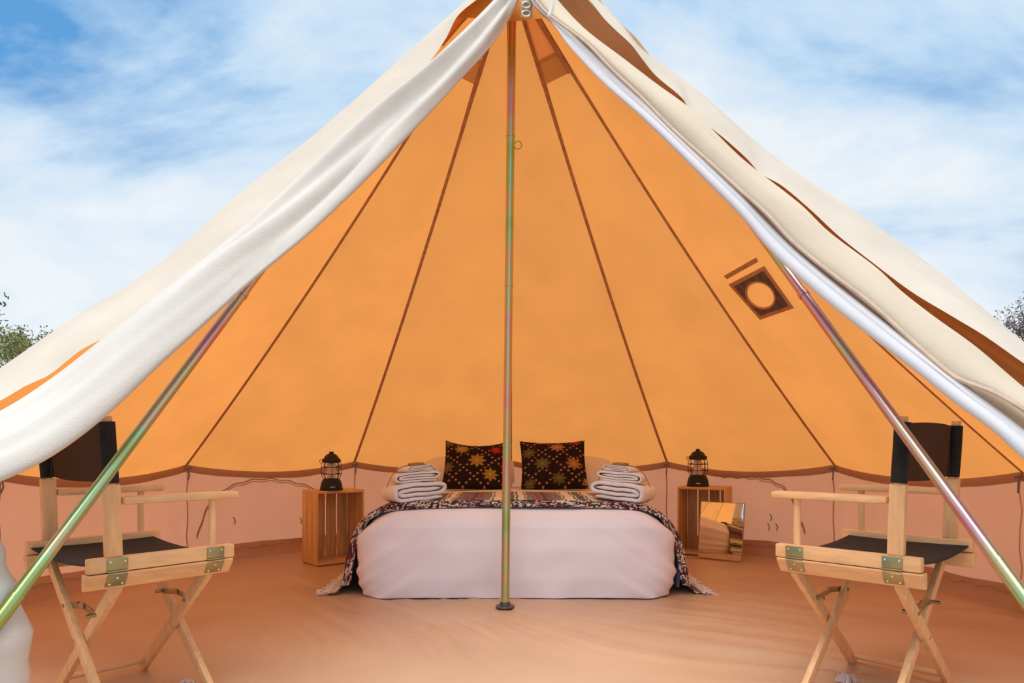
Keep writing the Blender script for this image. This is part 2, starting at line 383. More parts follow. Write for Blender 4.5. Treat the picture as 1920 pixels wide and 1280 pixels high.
# ridge vents on the two panels either side of the middle pair
def roof_uv(d, t, v, off):
    g = roof_grid[d]; ti = min(t*60, 59.999); i = int(ti); vj = min(v*16, 15.999); j = int(vj)
    a = Vector(g[i][j]).lerp(Vector(g[i+1][j]), ti-i); b = Vector(g[i][j+1]).lerp(Vector(g[i+1][j+1]), ti-i)
    phi = math.radians(d+15); return a.lerp(b, vj-j)+Vector((-math.sin(phi), -math.cos(phi), -1)).normalized()*off
for d in (-60, 30):
    V, Fc = grid(9, 7, lambda u, v: roof_uv(d, .05+.078*u, .10+.80*v, .010)); mesh('vent_mesh', V, Fc, M['ventm'], tent)
    V, Fc = grid(5, 7, lambda u, v: roof_uv(d, .122+.034*u, .03+.94*v, .008)); mesh('vent_hood', V, Fc, M['venth'], tent)
    for v in (.03, .97):
        g = MB(); pts = [roof_uv(d, .04+.116*i/9, v, .014) for i in range(10)]
        for a, b in zip(pts, pts[1:]): g.bar(a, b, .022, .004, (0, -.7, -.7), 0)
        g.build('vent_binding', M['seam'], tent)
# stove-pipe patch on the right
c4 = [(1368, 531), (1435, 496), (1491, 575), (1427, 597)]
def ring(cs, off, nn=8): 
    out_ = []
    for k in range(4):
        a, b = cs[k], cs[(k+1) % 4]
        for i in range(nn): out_.append(on_roof(a[0]+(b[0]-a[0])*i/nn, a[1]+(b[1]-a[1])*i/nn, 60, off))
    return out_
cx, cy = 1430, 549
ins = [(cx+(x-cx)*.84, cy+(y-cy)*.84) for x, y in c4]
o1, o2 = ring(c4, .010), ring(ins, .012)
n_ = len(o1); mesh('flue_binding', o1+o2, [(i, (i+1) % n_, n_+(i+1) % n_, n_+i) for i in range(n_)], M['fluefr'], tent)
a_ = math.radians(35); hole = []
for i in range(n_):
    q = o2[i]; qx = 960+q.x/q.y*F; qy = HZ-(q.z-CH)/q.y*F; th = math.atan2(qy-cy, qx-cx)
    ux, uy = math.cos(th-a_), math.sin(th-a_); rr = 1/math.sqrt((ux/29)**2+(uy/23)**2)
    hole.append(on_roof(1429+rr*math.cos(th), 550+rr*math.sin(th), 60, .013))
mesh('flue_patch', o2+hole, [(i, (i+1) % n_, n_+(i+1) % n_, n_+i) for i in range(n_)], M['flue'], tent)
MB().tube(hole, .006, 6, True).build('flue_ring', M['fluefr'], tent)
st = [(1359, 515), (1420, 480), (1424, 488), (1365, 521)]
mesh('flue_strap', [on_roof(x, y, 60, .010) for x, y in st], [(0, 1, 2, 3)], M['fluefr'], tent, False)
# zipped window covers and small loops on the low walls
for d, arc in ((-60, [(366, 1004), (376, 975), (388, 945), (410, 922), (445, 905), (490, 897), (540, 902), (585, 915), (606, 930)]),
               (30, [(1345, 889), (1385, 891), (1432, 896), (1464, 907), (1484, 925), (1498, 958), (1513, 996)])):
    pts = cat([tuple(on_wall(x, y, d)) for x, y in arc], 40); w = [Vector(p)+Vector((0, 0, .006*math.sin(i*1.4))) for i, p in enumerate(pts)]
    MB().tube(w, .0045, 6).build('window_piping', M['pipe'], tent)
    MB().tube([p+Vector((0, 0, -.016)) for p in w], .003, 6).build('window_piping', M['pipe'], tent)
for d, x, y in ((-60, 436, 972), (-60, 560, 972), (30, 1450, 966), (30, 1446, 984), (30, 1461, 984)):
    p = on_wall(x, y, d, .035)
    MB().tube([p+Vector((-.010, 0, .012)), p, p+Vector((.004, 0, -.018)), p+Vector((-.004, 0, -.036))], .0035, 6).build('tie_loop', M['toggle'], tent)

# pole pocket under the apex
V, Fc = grid(25, 9, lambda u, v: Vector((PX+math.sin(PI*.5+PI*u)*(.02+.30*v), PY+math.cos(PI*.5+PI*u)*(.02+.24*v), ZA-.02-.36*v+.035*math.sin(u*PI*3)*v)))
mesh('pole_pocket', V, Fc, M['pocket'], tent)
g = MB()
p = P(987, -30, 2.95); q = P(988, 33, 2.95); g.bar(p, q, .05, .006, (0, -1, 0), .002); g.build('grommet_strap', M['strap'], tent)
for yy in (10, 26):
    c = P(987, yy, 2.94); g = MB(); g.tube([c+Vector((.017*math.cos(k*PI/8), 0, .013*math.sin(k*PI/8))) for k in range(16)], .005, 6, True); g.build('grommet', M['grom'], tent)
g = MB(); g.tube(cat([tuple(P(x, y, 2.6)) for x, y in ((1034, -30), (1036, 0), (1034, 18), (1029, 31))], 12), [.009]*9+[.0085, .008, .006], 8)
g.build('door_cord', M['cord'], tent)

# front: loft cloth between picture-measured curves standing at their real distance
def loft(name, rows, mat, nu=90, nvs=8, fold=0., freq=3., seed=0., bulge=0., parent=tent, vend=1.):
    C = [cat([tuple(P(x, y, dw(x, w) if w is not None else dd)) for (x, y, *r) in pts for dd in ([r[0]] if r else [0])], nu) for pts, w in rows]
    nr_ = len(C); V = []; nv = (nr_-1)*nvs+1
    for i in range(nu):
        col = cat([C[k][i] for k in range(nr_)], nv) if nr_ > 2 else np.array([C[0][i]*(1-t)+C[1][i]*t for t in np.linspace(0, 1, nv)])
        V += [Vector(p) for p in col]
    A, n = sheet_normals(V, nu, nv)
    o = np.array((0, 0, CH)); sgn = np.sign(np.sum((o-A)*n, axis=2, keepdims=True)); n = n*sgn
    for i in range(nu):
        for j in range(nv):
            u, v = i/(nu-1), j/(nv-1); s = math.sin(PI*min(1, v/vend))
            h = bulge*s + fold*s*(nz(v*freq+.8*math.sin(u*3+seed), u*1.6+seed, seed)+.5*nz(v*freq*2.3+u*1.5, u*3.5, seed+4))
            A[i, j] += n[i, j]*h
    Fc = [(i*nv+j, (i+1)*nv+j, (i+1)*nv+j+1, i*nv+j+1) for i in range(nu-1) for j in range(nv-1)]
    return mesh(name, A.reshape(-1, 3), Fc, mat, parent)
def shift(pts, ax, ay): return [(x+ax, y+ay) for x, y in pts]
RL = [(948, -52), (915, -15), (893, 0), (858, 30), (836, 72), (800, 122), (690, 225), (520, 385), (350, 525), (200, 630), (150, 657), (92, 703), (50, 722), (0, 751), (-160, 820), (-330, 900)]
loft('front_roof_panel', [(SILL[:-1], 0), (RL, .42)], M['front'], 110, 14, .014, 2.0, 3.3, .01)
FU = [(960, -40), (925, 0), (884, 42), (806, 116), (690, 212), (520, 372), (350, 510), (200, 628), (100, 706), (0, 770), (-200, 862), (-430, 1010)]
FL = [(985, -40), (972, 0), (950, 42), (915, 92), (860, 152), (820, 196), (700, 322), (585, 432), (475, 524), (380, 610), (300, 682), (200, 776), (100, 851), (0, 900), (-160, 962), (-340, 1130)]
def between(A, B, t, n=40):
    a, b = cat(A, n), cat(B, n); return [tuple(a[i]*(1-t)+b[i]*t) for i in range(n)]
loft('door_flap', [(FU, .62), (between(FU, FL, .3), .82), (between(FU, FL, .62), .97), (FL, 1.0), (between(FU, FL, .93), .80)], M['flap'], 170, 16, .065, 3.4, 1.7, .012, vend=.75)
# right side: roof edge, curled lining, door canvas with zip, net curtain
RI = [(1050, -52), (1088, -16), (1111, 7), (1131, 33), (1154, 56), (1184, 84), (1203, 109), (1229, 141), (1279, 184), (1295, 210), (1321, 230), (1361, 262), (1400, 297), (1426, 325), (1466, 348), (1523, 396), (1570, 440), (1632, 489), (1711, 548), (1789, 595), (1847, 630), (1920, 681), (2100, 800)]
loft('front_roof_panel', [(SILR[:-1], 0), (RI, .42)], M['front'], 150, 12, .015, 2.0, 6.1, .01)
RG = [(1016, -40), (1050, 5), (1098, 55), (1170, 110), (1230, 156), (1288, 198), (1328, 235), (1393, 298), (1500, 382), (1554, 434), (1644, 502), (1691, 546), (1750, 592), (1828, 648), (1920, 726), (2080, 850), (2330, 1040)]
ZP = [(985, -40), (1008, 5), (1033, 31), (1098, 79), (1147, 130), (1197, 177), (1262, 243), (1328, 302), (1393, 361), (1437, 400), (1484, 451), (1554, 509), (1632, 568), (1711, 640), (1789, 706), (1828, 722), (1867, 737), (1920, 768), (2080, 880), (2310, 1075)]
loft('door_lining', [(shift(RI, 10, -12), .06), (between(RI, RG, .5), .02), (shift(RG, -10, 12), .25)], M['lining'], 110, 6, .008, 2, 8.8, 0)
loft('door_flap', [(RG, .66), (between(RG, ZP, .5), .80), (ZP, .83), (between(RG, ZP, .9), .70)], M['beige'], 130, 7, .014, 2.6, 4.4, .0, vend=.667)
zpts = [P(x, y, dw(x, .90)) for x, y in cat(ZP, 80)]
MB().tube(zpts, .006, 6).build('zip', M['strap'], tent)
WU = [(985, -36), (1008, 8), (1060, 55), (1120, 112), (1174, 162), (1230, 210), (1295, 272), (1393, 367), (1433, 411), (1488, 464), (1554, 521), (1672, 616), (1789, 711), (1920, 813), (2080, 930), (2290, 1120)]
WL = [(980, -30), (1000, 8), (1033, 40), (1066, 85), (1131, 155), (1197, 213), (1262, 275), (1328, 341), (1394, 408), (1433, 456), (1476, 500), (1554, 567), (1632, 629), (1711, 689), (1789, 751), (1867, 808), (1920, 857), (2060, 962), (2260, 1170)]
loft('inner_flap', [(shift(ZP, 2, -4), .60), (between(ZP, WU, .5), .66), (shift(WU, -3, 8), .70)], M['beige'], 110, 5, .012, 2, 2.2, 0)
loft('net_curtain', [(shift(WU, 3, -6), .74), (between(WU, WL, .5), .90), (WL, .93), (between(WU, WL, .85), .78)], M['net'], 120, 6, .02, 3, 5.5, .008, vend=.667)
# tied lower end of the left flap, standing near the camera
g = MB(); pts = [P(x, y, 1.55) for x, y in ((-70, 930), (-60, 1040), (-45, 1120), (-25, 1190), (-18, 1250), (-22, 1310), (-30, 1400), (-35, 1500))]
C = cat([tuple(p) for p in pts], 26); rad = [(.035+.045*math.sin(PI*min(1, i/22))+.006*math.sin(i*1.7)) for i in range(26)]
g.tube([Vector(p) for p in C], rad, 14); g.build('tied_flap_end', M['flap'], tent)
# side front walls either side of the doorway
for s in (-1, 1):
    a = curves[120*s][60]; b = Vector((1.80*s, 1.72, .40))
    V, Fc = grid(10, 8, lambda u, v: Vector((a.x+(b.x-a.x)*u, a.y+(b.y-a.y)*u, (a.z+(b.z-a.z)*u)*(1-v)+.004))+Vector((0, .02*math.sin(u*9), 0)))
    mesh('wall_panel', V, Fc, M['wall'], tent)

# ------------------------------------------------------------------ poles
def pole_part(par, name, a, b, r, mat, n=20): return MB().tube([a, a.lerp(b, .33), a.lerp(b, .66), b], r, n).build(name, mat, par, flat=True)
base = Vector(((947-960)/394, PY, 0)); topp = P(960, 34, PY-.0)
cp = thing('tent_pole', 'upright zinc steel centre pole standing in front of the bed', 'pole', base)
def on_pole(y): t = (1140-y)/(1140-34); return base.lerp(topp, t)
cuts = [(1138, 835, .0205), (835, 535, .019), (535, 255, .0195), (255, 10, .020)]
for a, b, r in cuts:
    pole_part(cp, 'pole_section', on_pole(a), on_pole(b), r, M['zinc'])
    if b > 20: MB().tube([on_pole(b+1.5), on_pole(b-1.5)], r+.0022, 20).build('pole_collar', M['zinc'], cp)
g = MB(); g.lathe([(.001, .006), (.044, .006), (.046, .010), (.044, .014), (.026, .017), (.024, .032), (.02, .033)], base, 28); g.build('base_plate', M['plate'], cp)
g = MB(); c = on_pole(272)+Vector((.036, 0, 0)); g.tube([c+Vector((.017*math.cos(k*PI/8), 0, .019*math.sin(k*PI/8))) for k in range(-7, 8)], .0025, 6); g.build('hook_ring', M['zinc'], cp)
for s, lab in ((-1, 'slanting zinc steel door pole crossing in front of the left folding chair'), (1, 'slanting zinc steel door pole crossing in front of the right folding chair')):
    if s > 0: img = lambda y: 1440+(y-460)/1.375
    else: img = lambda y: 453-(y-554)/1.335
    def dp(y): t = (y-460)/1215; return P(img(y), y, 1/(.4348+.3985*t))
    foot = dp(1673); foot.z = .003
    o = thing('door_pole', lab, 'pole', foot, 0, 'door poles of the tent')
    js = [(1673, 1118 if s < 0 else 1050), (1118 if s < 0 else 1050, 552), (552, 190)]
    for k, (a, b) in enumerate(js):
        pa = foot if k == 0 else dp(a)
        pole_part(o, 'pole_section', pa, dp(b), .0158-.0012*k, M['zinc'])
        if k < 2: MB().tube([dp(b+3), dp(b-3)], .0165, 16).build('pole_collar', M['zinc'], o)
    MB().lathe([(.001, .0), (.022, .0), (.022, .02), (.017, .03)], foot, 16).build('pole_foot', M['plate'], o)

# ------------------------------------------------------------------ bed
BX, BY0, BY1 = .02, 3.50, 5.42
def wprof(z): return np.interp(z, [0, .06, .12, .2, .28, .34, .39, .43, .455, .47], [.815, .838, .852, .858, .846, .822, .782, .72, .63, .0])
def yprof(z): return np.interp(z, [0, .1, .25, .36, .41, .44, .458, .47], [0, -.012, -.008, .012, .04, .085, .16, .9])
def hgt(x, y):                                            # bed top surface
    ax = abs(x-BX); zx = np.interp(ax, [0, .45, .63, .72, .782, .822, .846, .858], [.470, .464, .452, .43, .39, .34, .28, .2])
    return zx
mt = thing('mattress', 'pale blue sheeted mattress under the white duvet', 'mattress', (BX, 4.5, 0))
g = MB(); g.box((BX, (BY0+BY1)/2+.03, .21), (1.56, BY1-BY0-.16, .36), .09); g.build('mattress_core', M['matt'], mt)
V, Fc = grid(24, 12, lambda u, v: Vector((BX+.862+.018*math.sin(v*PI)+.006*math.sin(u*40)-.03*v, 3.66+.5*u, .02+.30*v)))
mesh('fitted_sheet', V, Fc, M['sheet'], mt)
def duv(u, v):
    # u around (0..1 closed), v up
    zs = [0, .02, .06, .10, .15, .2, .25, .29, .33, .36, .39, .41, .425, .44, .45, .458, .464, .468, .470]
    fz = v*(len(zs)-1); i = min(int(fz), len(zs)-2); z = zs[i]+(zs[i+1]-zs[i])*(fz-i)
    hw = max(.02, float(wprof(z))); yi = float(yprof(z)); yf = BY0+yi; yb = BY1-.3*yi
    if yb < yf+.02: yf = yb = (BY0+BY1)/2
    cyy = (yf+yb)/2; hy = max(.01, (yb-yf)/2); r = min(.16, hw*.95, hy*.95)
    th = 2*PI*u; c, s = math.cos(th), math.sin(th)
    n_ = 11; k = (abs(c)**n_+abs(s)**n_)**(-1/n_)
    x, y = BX+hw*c*k, cyy+hy*s*k
    p = Vector((x, y, z))
    a = min(1, v*2.2)*(1 if z < .44 else .5)
    cor = max(0, abs((x-BX))/.86-.45)                     # creases radiate from the lower corners
    q = (z*1.15+.75*abs(x-BX))*13
    w = .013*nz(x*2.5, y*2.5, z*4)+(.075*cor)*nz(q, (z-abs(x))*1.3, 3)+.006*nz(x*7, y*4, z*8)
    if z < .09: w += .010*nz(x*5, y*5, 2)*(1-z/.09)
    nrm = Vector((c, s, .15)).normalized(); p += nrm*w
    if v == 0: p.z = .004+.004*abs(nz(x*3, y*2, 7))
    return p
nu, nv = 260, 60
V = [duv(i/nu, j/(nv-1)) for i in range(nu) for j in range(nv)]
Fc = [(i*nv+j, ((i+1) % nu)*nv+j, ((i+1) % nu)*nv+j+1, i*nv+j+1) for i in range(nu) for j in range(nv-1)]
Fc.append(tuple(i*nv+nv-1 for i in range(nu)))
d_ = mesh('duvet', V, Fc, M['duvet']); tag(d_, 'white cotton duvet reaching down to the groundsheet over the bed', 'duvet')

# striped blanket: cross-section over the bed, hanging to the floor on both sides
sec = [(-.975, .012), (-.945, .014), (-.922, .03), (-.905, .075), (-.893, .15), (-.872, .25), (-.838, .335), (-.79, .402), (-.72, .450), (-.63, .474), (-.45, .486), (-.2, .492)]
sec = sec+[(0, .493)]+[(-x, z) for x, z in sec[::-1]]
S = cat(sec, 760); slen = np.r_[0, np.cumsum(np.linalg.norm(np.diff(S, axis=0), axis=1))]
CR, BK, GR, MR, BR, DG = (.80, .68, .55), (.018, .014, .016), (.17, .145, .13), (.22, .022, .035), (.13, .07, .05), (.06, .05, .05)
per = [(CR, .050), (BK, .010), (CR, .007), (DG, .042), (CR, .009), (BK, .010), (CR, .034), (BR, .007), (CR, .006), (GR, .036), (MR, .006), (GR, .008), (MR, .030), (GR, .008), (BK, .020), (MR, .030), (GR, .008), (MR, .006), (GR, .040), (CR, .008), (BR, .009)]
cum = np.cumsum([w for _, w in per])
def stripe(s): return per[int(np.searchsorted(cum, s % cum[-1]))][0]
rng = random.Random(3)
rowsv = [-.055, -.049, -.043, -.037, -.031, -.025, -.019, -.013, -.007, .0, .006]+[.02+.030*i for i in range(21)]
V = []; cols = []
nS = len(S)
for j, y in enumerate(rowsv):
    for i in range(nS):
        x, z = S[i]; s = slen[i]
        yy = 3.615+max(y, 0); dz = 0; wob = .010*nz(s*4, 3.3)+.006*nz(s*11, 8)
        side = 1 if z < .40 else 0
        if y < 0:                                         # folded front lip
            yy += y*.35; t = -y/.055; nx, nzv = (0, -1)
            if z > .40: dz = -t*.034
            else: x = x-math.copysign(t*.045, x); 
            if z < .05: x, z = S[i]; dz = -t*.004
        yy += wob
        zz = z+dz+.003*nz(s*9, y*12)
        V.append(Vector((BX+x, yy, max(.006, zz))))
        s2 = s+.010*nz(y*5, s*.5)+.002*nz(y*40, s*30)
        c = stripe(s2 if y > -.004 else s2+.11+.05*math.floor(y*60))
        mott = .80+.40*rng.random()
        if y < -.004:
            rr_ = abs(math.sin(math.floor(s*95+rng.random()*.8)*12.9898+math.floor(y*170)*78.233)*43758.5)%1
            if rr_ < .16: c = (.72, .66, .66)
            elif rr_ < .48: c = BK
            elif rr_ < .58: c = MR
        elif c in (GR, DG, MR): 
            rr_ = rng.random()
            if rr_ < .14: c = BK
            elif rr_ < .24: c = (.30, .25, .22)
        cols.append(tuple(k*mott for k in c) if c is not CR else tuple(k*(.93+.1*rng.random()) for k in c))
Fc = [(j*nS+i, (j+1)*nS+i, (j+1)*nS+i+1, j*nS+i+1) for j in range(len(rowsv)-1) for i in range(nS-1)]
bl = thing('striped_blanket', 'striped woven blanket in maroon, black, grey and cream lying across the bed', 'blanket', (BX, 4.2, 0))
o = mesh('woven_cloth', V, Fc, M['serape'], bl, True, cols)
sm = o.modifiers.new('thick', 'SOLIDIFY'); sm.thickness = .006; sm.offset = 1
# knotted white fringe at both ends
for sd in (-1, 1):
    g = MB()
    for k in range(34):
        y = 3.57+k*.020; x0 = BX+sd*.966; L = .052+.03*rng.random()
        for m_ in range(3 if k < 12 else 2):
            a = Vector((x0, y+.004*m_, .014)); pts = [a]
            dirx, diry = sd*(.8+.3*rng.random()), rng.uniform(-.5, .5)
            for q in range(1, 6):
                pts.append(a+Vector((dirx*L*q/5, diry*L*q/5+.008*math.sin(q*2+k), .010*math.sin(q*1.2+m_)*(1-q/6)+.002-.008*q/5)))
            g.tube(pts, .0034, 5)
    tag(g.build('fringe', M['fringe'], bl), 'white yarn fringe', None, None, 'stuff')

def cushion_geo(w, h, th, n, pinch=.10, sag=0, rc=0):
    V = []; 
    for sgn in (1, -1):
        for i in range(n):
            for j in range(n):
                u, v = 2*i/(n-1)-1, 2*j/(n-1)-1
                e = max(0, (1-u**2))*max(0, (1-v**2))
                z = sgn*th/2*(e**.42)
                x = u*w/2*(1-pinch*(1-v*v)*abs(u)**2*0.6*0-pinch*.55*(1-abs(v)**2)*abs(u)); y = v*h/2*(1-pinch*.55*(1-abs(u)**2)*abs(v))
                y -= sag*max(0, v)**2*(1-u*u)
                y *= 1-rc*u**6; x *= 1-.4*rc*v**6
                z += .006*nz(u*2.2, v*2.2, sgn)*e
                V.append(Vector((x, y, z)))
    f = lambda i, j, k: k*n*n+i*n+j
    Fc = [(f(i, j, 0), f(i+1, j, 0), f(i+1, j+1, 0), f(i, j+1, 0)) for i in range(n-1) for j in range(n-1)]
    Fc += [(f(i, j, 1), f(i, j+1, 1), f(i+1, j+1, 1), f(i+1, j, 1)) for i in range(n-1) for j in range(n-1)]
    return V, Fc
def leaned(V, loc, tilt, yaw=0, roll=0):                  # local x right, y up the face, z towards the viewer
    Mx = Matrix.Translation(loc) @ Matrix.Rotation(yaw, 4, 'Z') @ Matrix.Rotation(PI/2-tilt, 4, 'X') @ Matrix.Rotation(roll, 4, 'Z')
    return [Mx @ v for v in V]
# two white sleeping pillows behind
for x, lab, rl in ((-.345, 'white sleeping pillow propped behind the left patterned cushion', .03), (.40, 'white sleeping pillow propped behind the right patterned cushion', -.05)):
    V, Fc = cushion_geo(.70, .40, .15, 30, .05, 0, .22)
    V = leaned(V, Vector((BX+x, 5.20, .572)), math.radians(56), 0, rl)
    tag(mesh('pillow', V, Fc, M['pillow']), lab, 'pillow', 'white sleeping pillows')
# patterned cushions
GO, RD, OL, OR, GN = (.42, .27, .05), (.50, .03, .02), (.15, .12, .04), (.44, .20, .07), (.17, .15, .05)
starsL = [(.28, .745, GO, .13), (.81, .735, RD, .105), (.53, .47, GO, .145), (.74, .21, GO, .13), (.06, .36, OL, .13), (.05, .92, OL, .13), (.99, .40, RD, .10), (.99, .05, OL, .1)]
starsR = [(.56, .78, OR, .135), (.84, .955, RD, .10), (.12, .66, OL, .13), (.32, .41, GN, .135), (.80, .42, OR, .14), (.56, .13, OL, .12), (.13, .06, OL, .1), (.30, .97, OR, .09), (1.0, .10, GO, .09)]
def kilim(u, v, stars):
    col = (.022, .012, .010)
    a, b = (u+v)*9.2, (u-v)*9.2                            # diagonal dot trellis
    fa, fb = a-round(a), b-round(b)
    ia, ib = round(a), round(b)
    if (ia % 3 == 0 or ib % 3 == 0) and fa*fa+fb*fb < .075: col = (.30, .12, .08) if fa*fa+fb*fb > .02 else (.48, .30, .22)
    for sx, sy, c, r in stars:
        X, Y = (u-sx)/r, (v-sy)/r; ax, ay = abs(X), abs(Y)
        # eight-pointed woven star: eight stepped kites round the centre
        rr_ = math.hypot(X, Y); th = math.atan2(Y, X); k = (th/(PI/4)) % 1; k = min(k, 1-k)
        lim = 1.0-.95*min(k, .5)+.0
        if rr_ < lim:
            thread = .62+.38*(1 if int((v*150)) % 3 else 0)
            if rr_ < .20: return tuple(x*1.25 for x in c)
            if k < .03 and rr_ > .25: thread *= .75
            return tuple(x*thread for x in c)
        if rr_ < lim+.25: col = (.022, .012, .010)
    return col
for name_, cx_, stars, lab, rl in (('L', (891-960)/267, starsL, 'dark kilim cushion with gold and red stars, left of the centre pole', -.02), ('R', (1039-960)/267, starsR, 'dark kilim cushion with orange and olive stars, right of the centre pole', .015)):
    n = 130; V, Fc = cushion_geo(.475 if name_ == 'R' else .465, .42, .15, n, .09, .055 if name_ == 'L' else .026)
    cols = []
    for k in range(2):
        for i in range(n):
            for j in range(n): cols.append(kilim(i/(n-1), j/(n-1), stars))
    V = leaned(V, Vector((cx_, 4.95, .640)), math.radians(36), 0, rl)
    tag(mesh('cushion', V, Fc, M['kilim'], None, True, cols), lab, 'cushion', 'kilim cushions on the bed')

# ------------------------------------------------------------------ folded towels
def ribbon(path, th, L, ny, seed, name, mat, par_mat, label, catg, group):
    C = cat(path, 90); T = np.gradient(C, axis=0); T /= np.linalg.norm(T, axis=1, keepdims=True); Nn = np.c_[-T[:, 1], T[:, 0]]
    V = []; n = len(C)
    for q in range(ny):
        v = q/(ny-1); y = (v-.5)*L; e = min(1, min(v, 1-v)*9); hth = th/2*(.82+.18*e**.5)
        for sg in (1, -1):
            for i in range(n):
                t_end = min(1, min(i, n-1-i)/4+.35)
                w = (.009*nz(C[i][0]*9, y*7, seed)+.004*nz(C[i][0]*22, y*20, seed+3))*min(1, th/.016)
                bow = 1+.03*math.sin(PI*v)
                V.append(par_mat @ Vector(((C[i][0]+Nn[i][0]*hth*sg*t_end)*bow, y+.012*nz(C[i][0]*8, C[i][1]*30, seed)*(2*v-1), C[i][1]+Nn[i][1]*hth*sg*t_end+w)))
    f = lambda q, k, i: q*2*n+k*n+i
    Fc = []
    for q in range(ny-1):
        for i in range(n-1):
            Fc += [(f(q, 0, i), f(q, 0, i+1), f(q+1, 0, i+1), f(q+1, 0, i)), (f(q, 1, i), f(q+1, 1, i), f(q+1, 1, i+1), f(q, 1, i+1))]
        Fc += [(f(q, 0, 0), f(q+1, 0, 0), f(q+1, 1, 0), f(q, 1, 0)), (f(q, 0, n-1), f(q, 1, n-1), f(q+1, 1, n-1), f(q+1, 0, n-1))]
    for i in range(n-1):
        Fc += [(f(0, 0, i), f(0, 1, i), f(0, 1, i+1), f(0, 0, i+1)), (f(ny-1, 0, i), f(ny-1, 0, i+1), f(ny-1, 1, i+1), f(ny-1, 1, i))]
    return tag(mesh(name, V, Fc, mat), label, catg, group)
def fold_path(w, h, k):                                   # k layers folded in on each other
    lz = h/4; x = w/2
    return [(x*.80, .5*lz), (-x*.72, .5*lz), (-x*.93, .9*lz), (-x, 2*lz), (-x*.93, 3.1*lz), (-x*.72, 3.5*lz), (x*.70, 3.5*lz), (x*.92, 3.1*lz), (x*.98, 2.4*lz), (x*.9, 1.75*lz), (x*.7, 1.5*lz), (-x*.64, 1.5*lz), (-x*.80, 1.7*lz), (-x*.85, 2.0*lz), (-x*.80, 2.3*lz), (-x*.64, 2.5*lz), (x*.78, 2.5*lz)]
def sack(s, x, y, side):
    z0 = .480; rot = math.radians(24)*s
    base_m = Matrix.Translation((x, y, z0)) @ Matrix.Rotation(math.radians(-6)*s, 4, 'Y') @ Matrix.Rotation(rot, 4, 'Z') @ Matrix.Scale(s if s < 0 else 1, 4, (1, 0, 0))
    if s > 0: pass
    tl = 'left' if side == 'left' else 'right'
    ribbon(fold_path(.275, .094, 4), .021, .30, 14, s*2.1, 'bath_towel', M['terry'], base_m, f'folded white bath towel at the bottom of the {tl} towel stack', 'towel', 'folded white bath towels')
    m2 = base_m @ Matrix.Translation((.02, .02, .098)) @ Matrix.Rotation(math.radians(-7), 4, 'Z')
    ribbon(fold_path(.235, .052, 4), .0118, .26, 12, s*3.7, 'hand_towel', M['terry'], m2, f'folded white hand towel in the middle of the {tl} towel stack', 'towel', 'folded white hand towels')
    m3 = base_m @ Matrix.Translation((.03, .015, .153)) @ Matrix.Rotation(math.radians(4), 4, 'Z')
    ribbon(fold_path(.15, .030, 4), .0066, .17, 10, s*5.3, 'face_cloth', M['terry'], m3, f'small folded white face cloth on top of the {tl} towel stack', 'towel', 'folded white face cloths')
    loop = [(-.142, .04), (-.146, .06), (-.125, .108), (-.095, .152), (-.045, .184), (.02, .188), (.09, .184), (.14, .152), (.152, .105), (.148, .05), (.135, .004), (0, .001), (-.13, .004)]
    pts = cat([(a, .03, b) for a, b in loop]+[(loop[0][0], .03, loop[0][1])], 60)
    tag(MB().tube([base_m @ Vector(p) for p in pts[:-1]], .0022, 6, True).build('twine', M['twine']), f'thin brown twine tied round the {tl} towel stack', 'twine', 'twine round the towel stacks')
    g = MB(); g.box((0, 0, 0), (.075, .056, .016), .006); g.xf(base_m @ Matrix.Translation((.03, .0, .191)) @ Matrix.Rotation(.5, 4, 'Z') @ Matrix.Rotation(.10, 4, 'X'))
    tag(g.build('soap_packet', M['kraft']), f'small brown paper soap packet on the {tl} towel stack', 'packet', 'brown packets on the towel stacks')
sack(1, -.53, 3.77, 'left'); sack(-1, .60, 3.77, 'right')

# ------------------------------------------------------------------ crates, lanterns, mirror
def copy_tree(o, parent=None):
    c = o.copy(); COL.objects.link(c)
    if parent: c.parent = parent
    for ch in [x for x in bpy.data.objects if x.parent == o and x != c]: copy_tree(ch, c)
    return c
CW, CD, CHT = .315, .235, .478                            # width, depth, height (stood on its end)
def crate():
    o = thing('wooden_crate', '', 'crate')
    for z in (.009, CHT-.009):
        MB().box((0, 0, z), (CW, CD, .018), .003).build('end_board', M['pineh'], o, local=True)
    for s in (-1, 1):
        for k in range(3):
            y = -CD/2+.037+k*.0805
            MB().box((s*(CW/2+.005), y, CHT/2), (.010, .073, CHT), .002).build('side_slat', M['pine'], o, local=True)
    for k in range(4):
        x = -CW/2+.036+k*.081
        MB().box((x, CD/2+.005, CHT/2), (.071, .010, CHT), .002).build('back_slat', M['pine'], o, local=True)
    g = MB()
    for x, y, z in ((-CW/2-.0105, -.05, .35), (-CW/2-.0105, -.075, .36), (.03, CD/2-.0005, .30), (-.06, CD/2-.0005, .31)):
        g.lathe([(.001, 0), (.007, 0), (.006, .001)], (0, 0, 0), 10) if False else None
    return o
cr1 = crate(); cr1['label'] = 'pine slat crate stood on end left of the bed, carrying a lantern'; cr1['group'] = 'pine crates used as bedside tables'
def place_crate(o, fl, width_dir, left=True):
    wv = Vector((*width_dir, 0)).normalized(); bk = Vector((-wv.y, wv.x, 0)); c = Vector((*fl, 0))+wv*CW/2+bk*CD/2
    o.location = (c.x, c.y, .004); o.rotation_euler = (0, 0, math.atan2(wv.y, wv.x)); return c
cr2 = copy_tree(cr1); cr2['label'] = 'pine slat crate stood on end right of the bed, behind the leaning mirror'
cA = place_crate(cr1, (-1.239, 4.44), (.77, .64)); cB = place_crate(cr2, (1.19, 4.95), (.875, -.485))
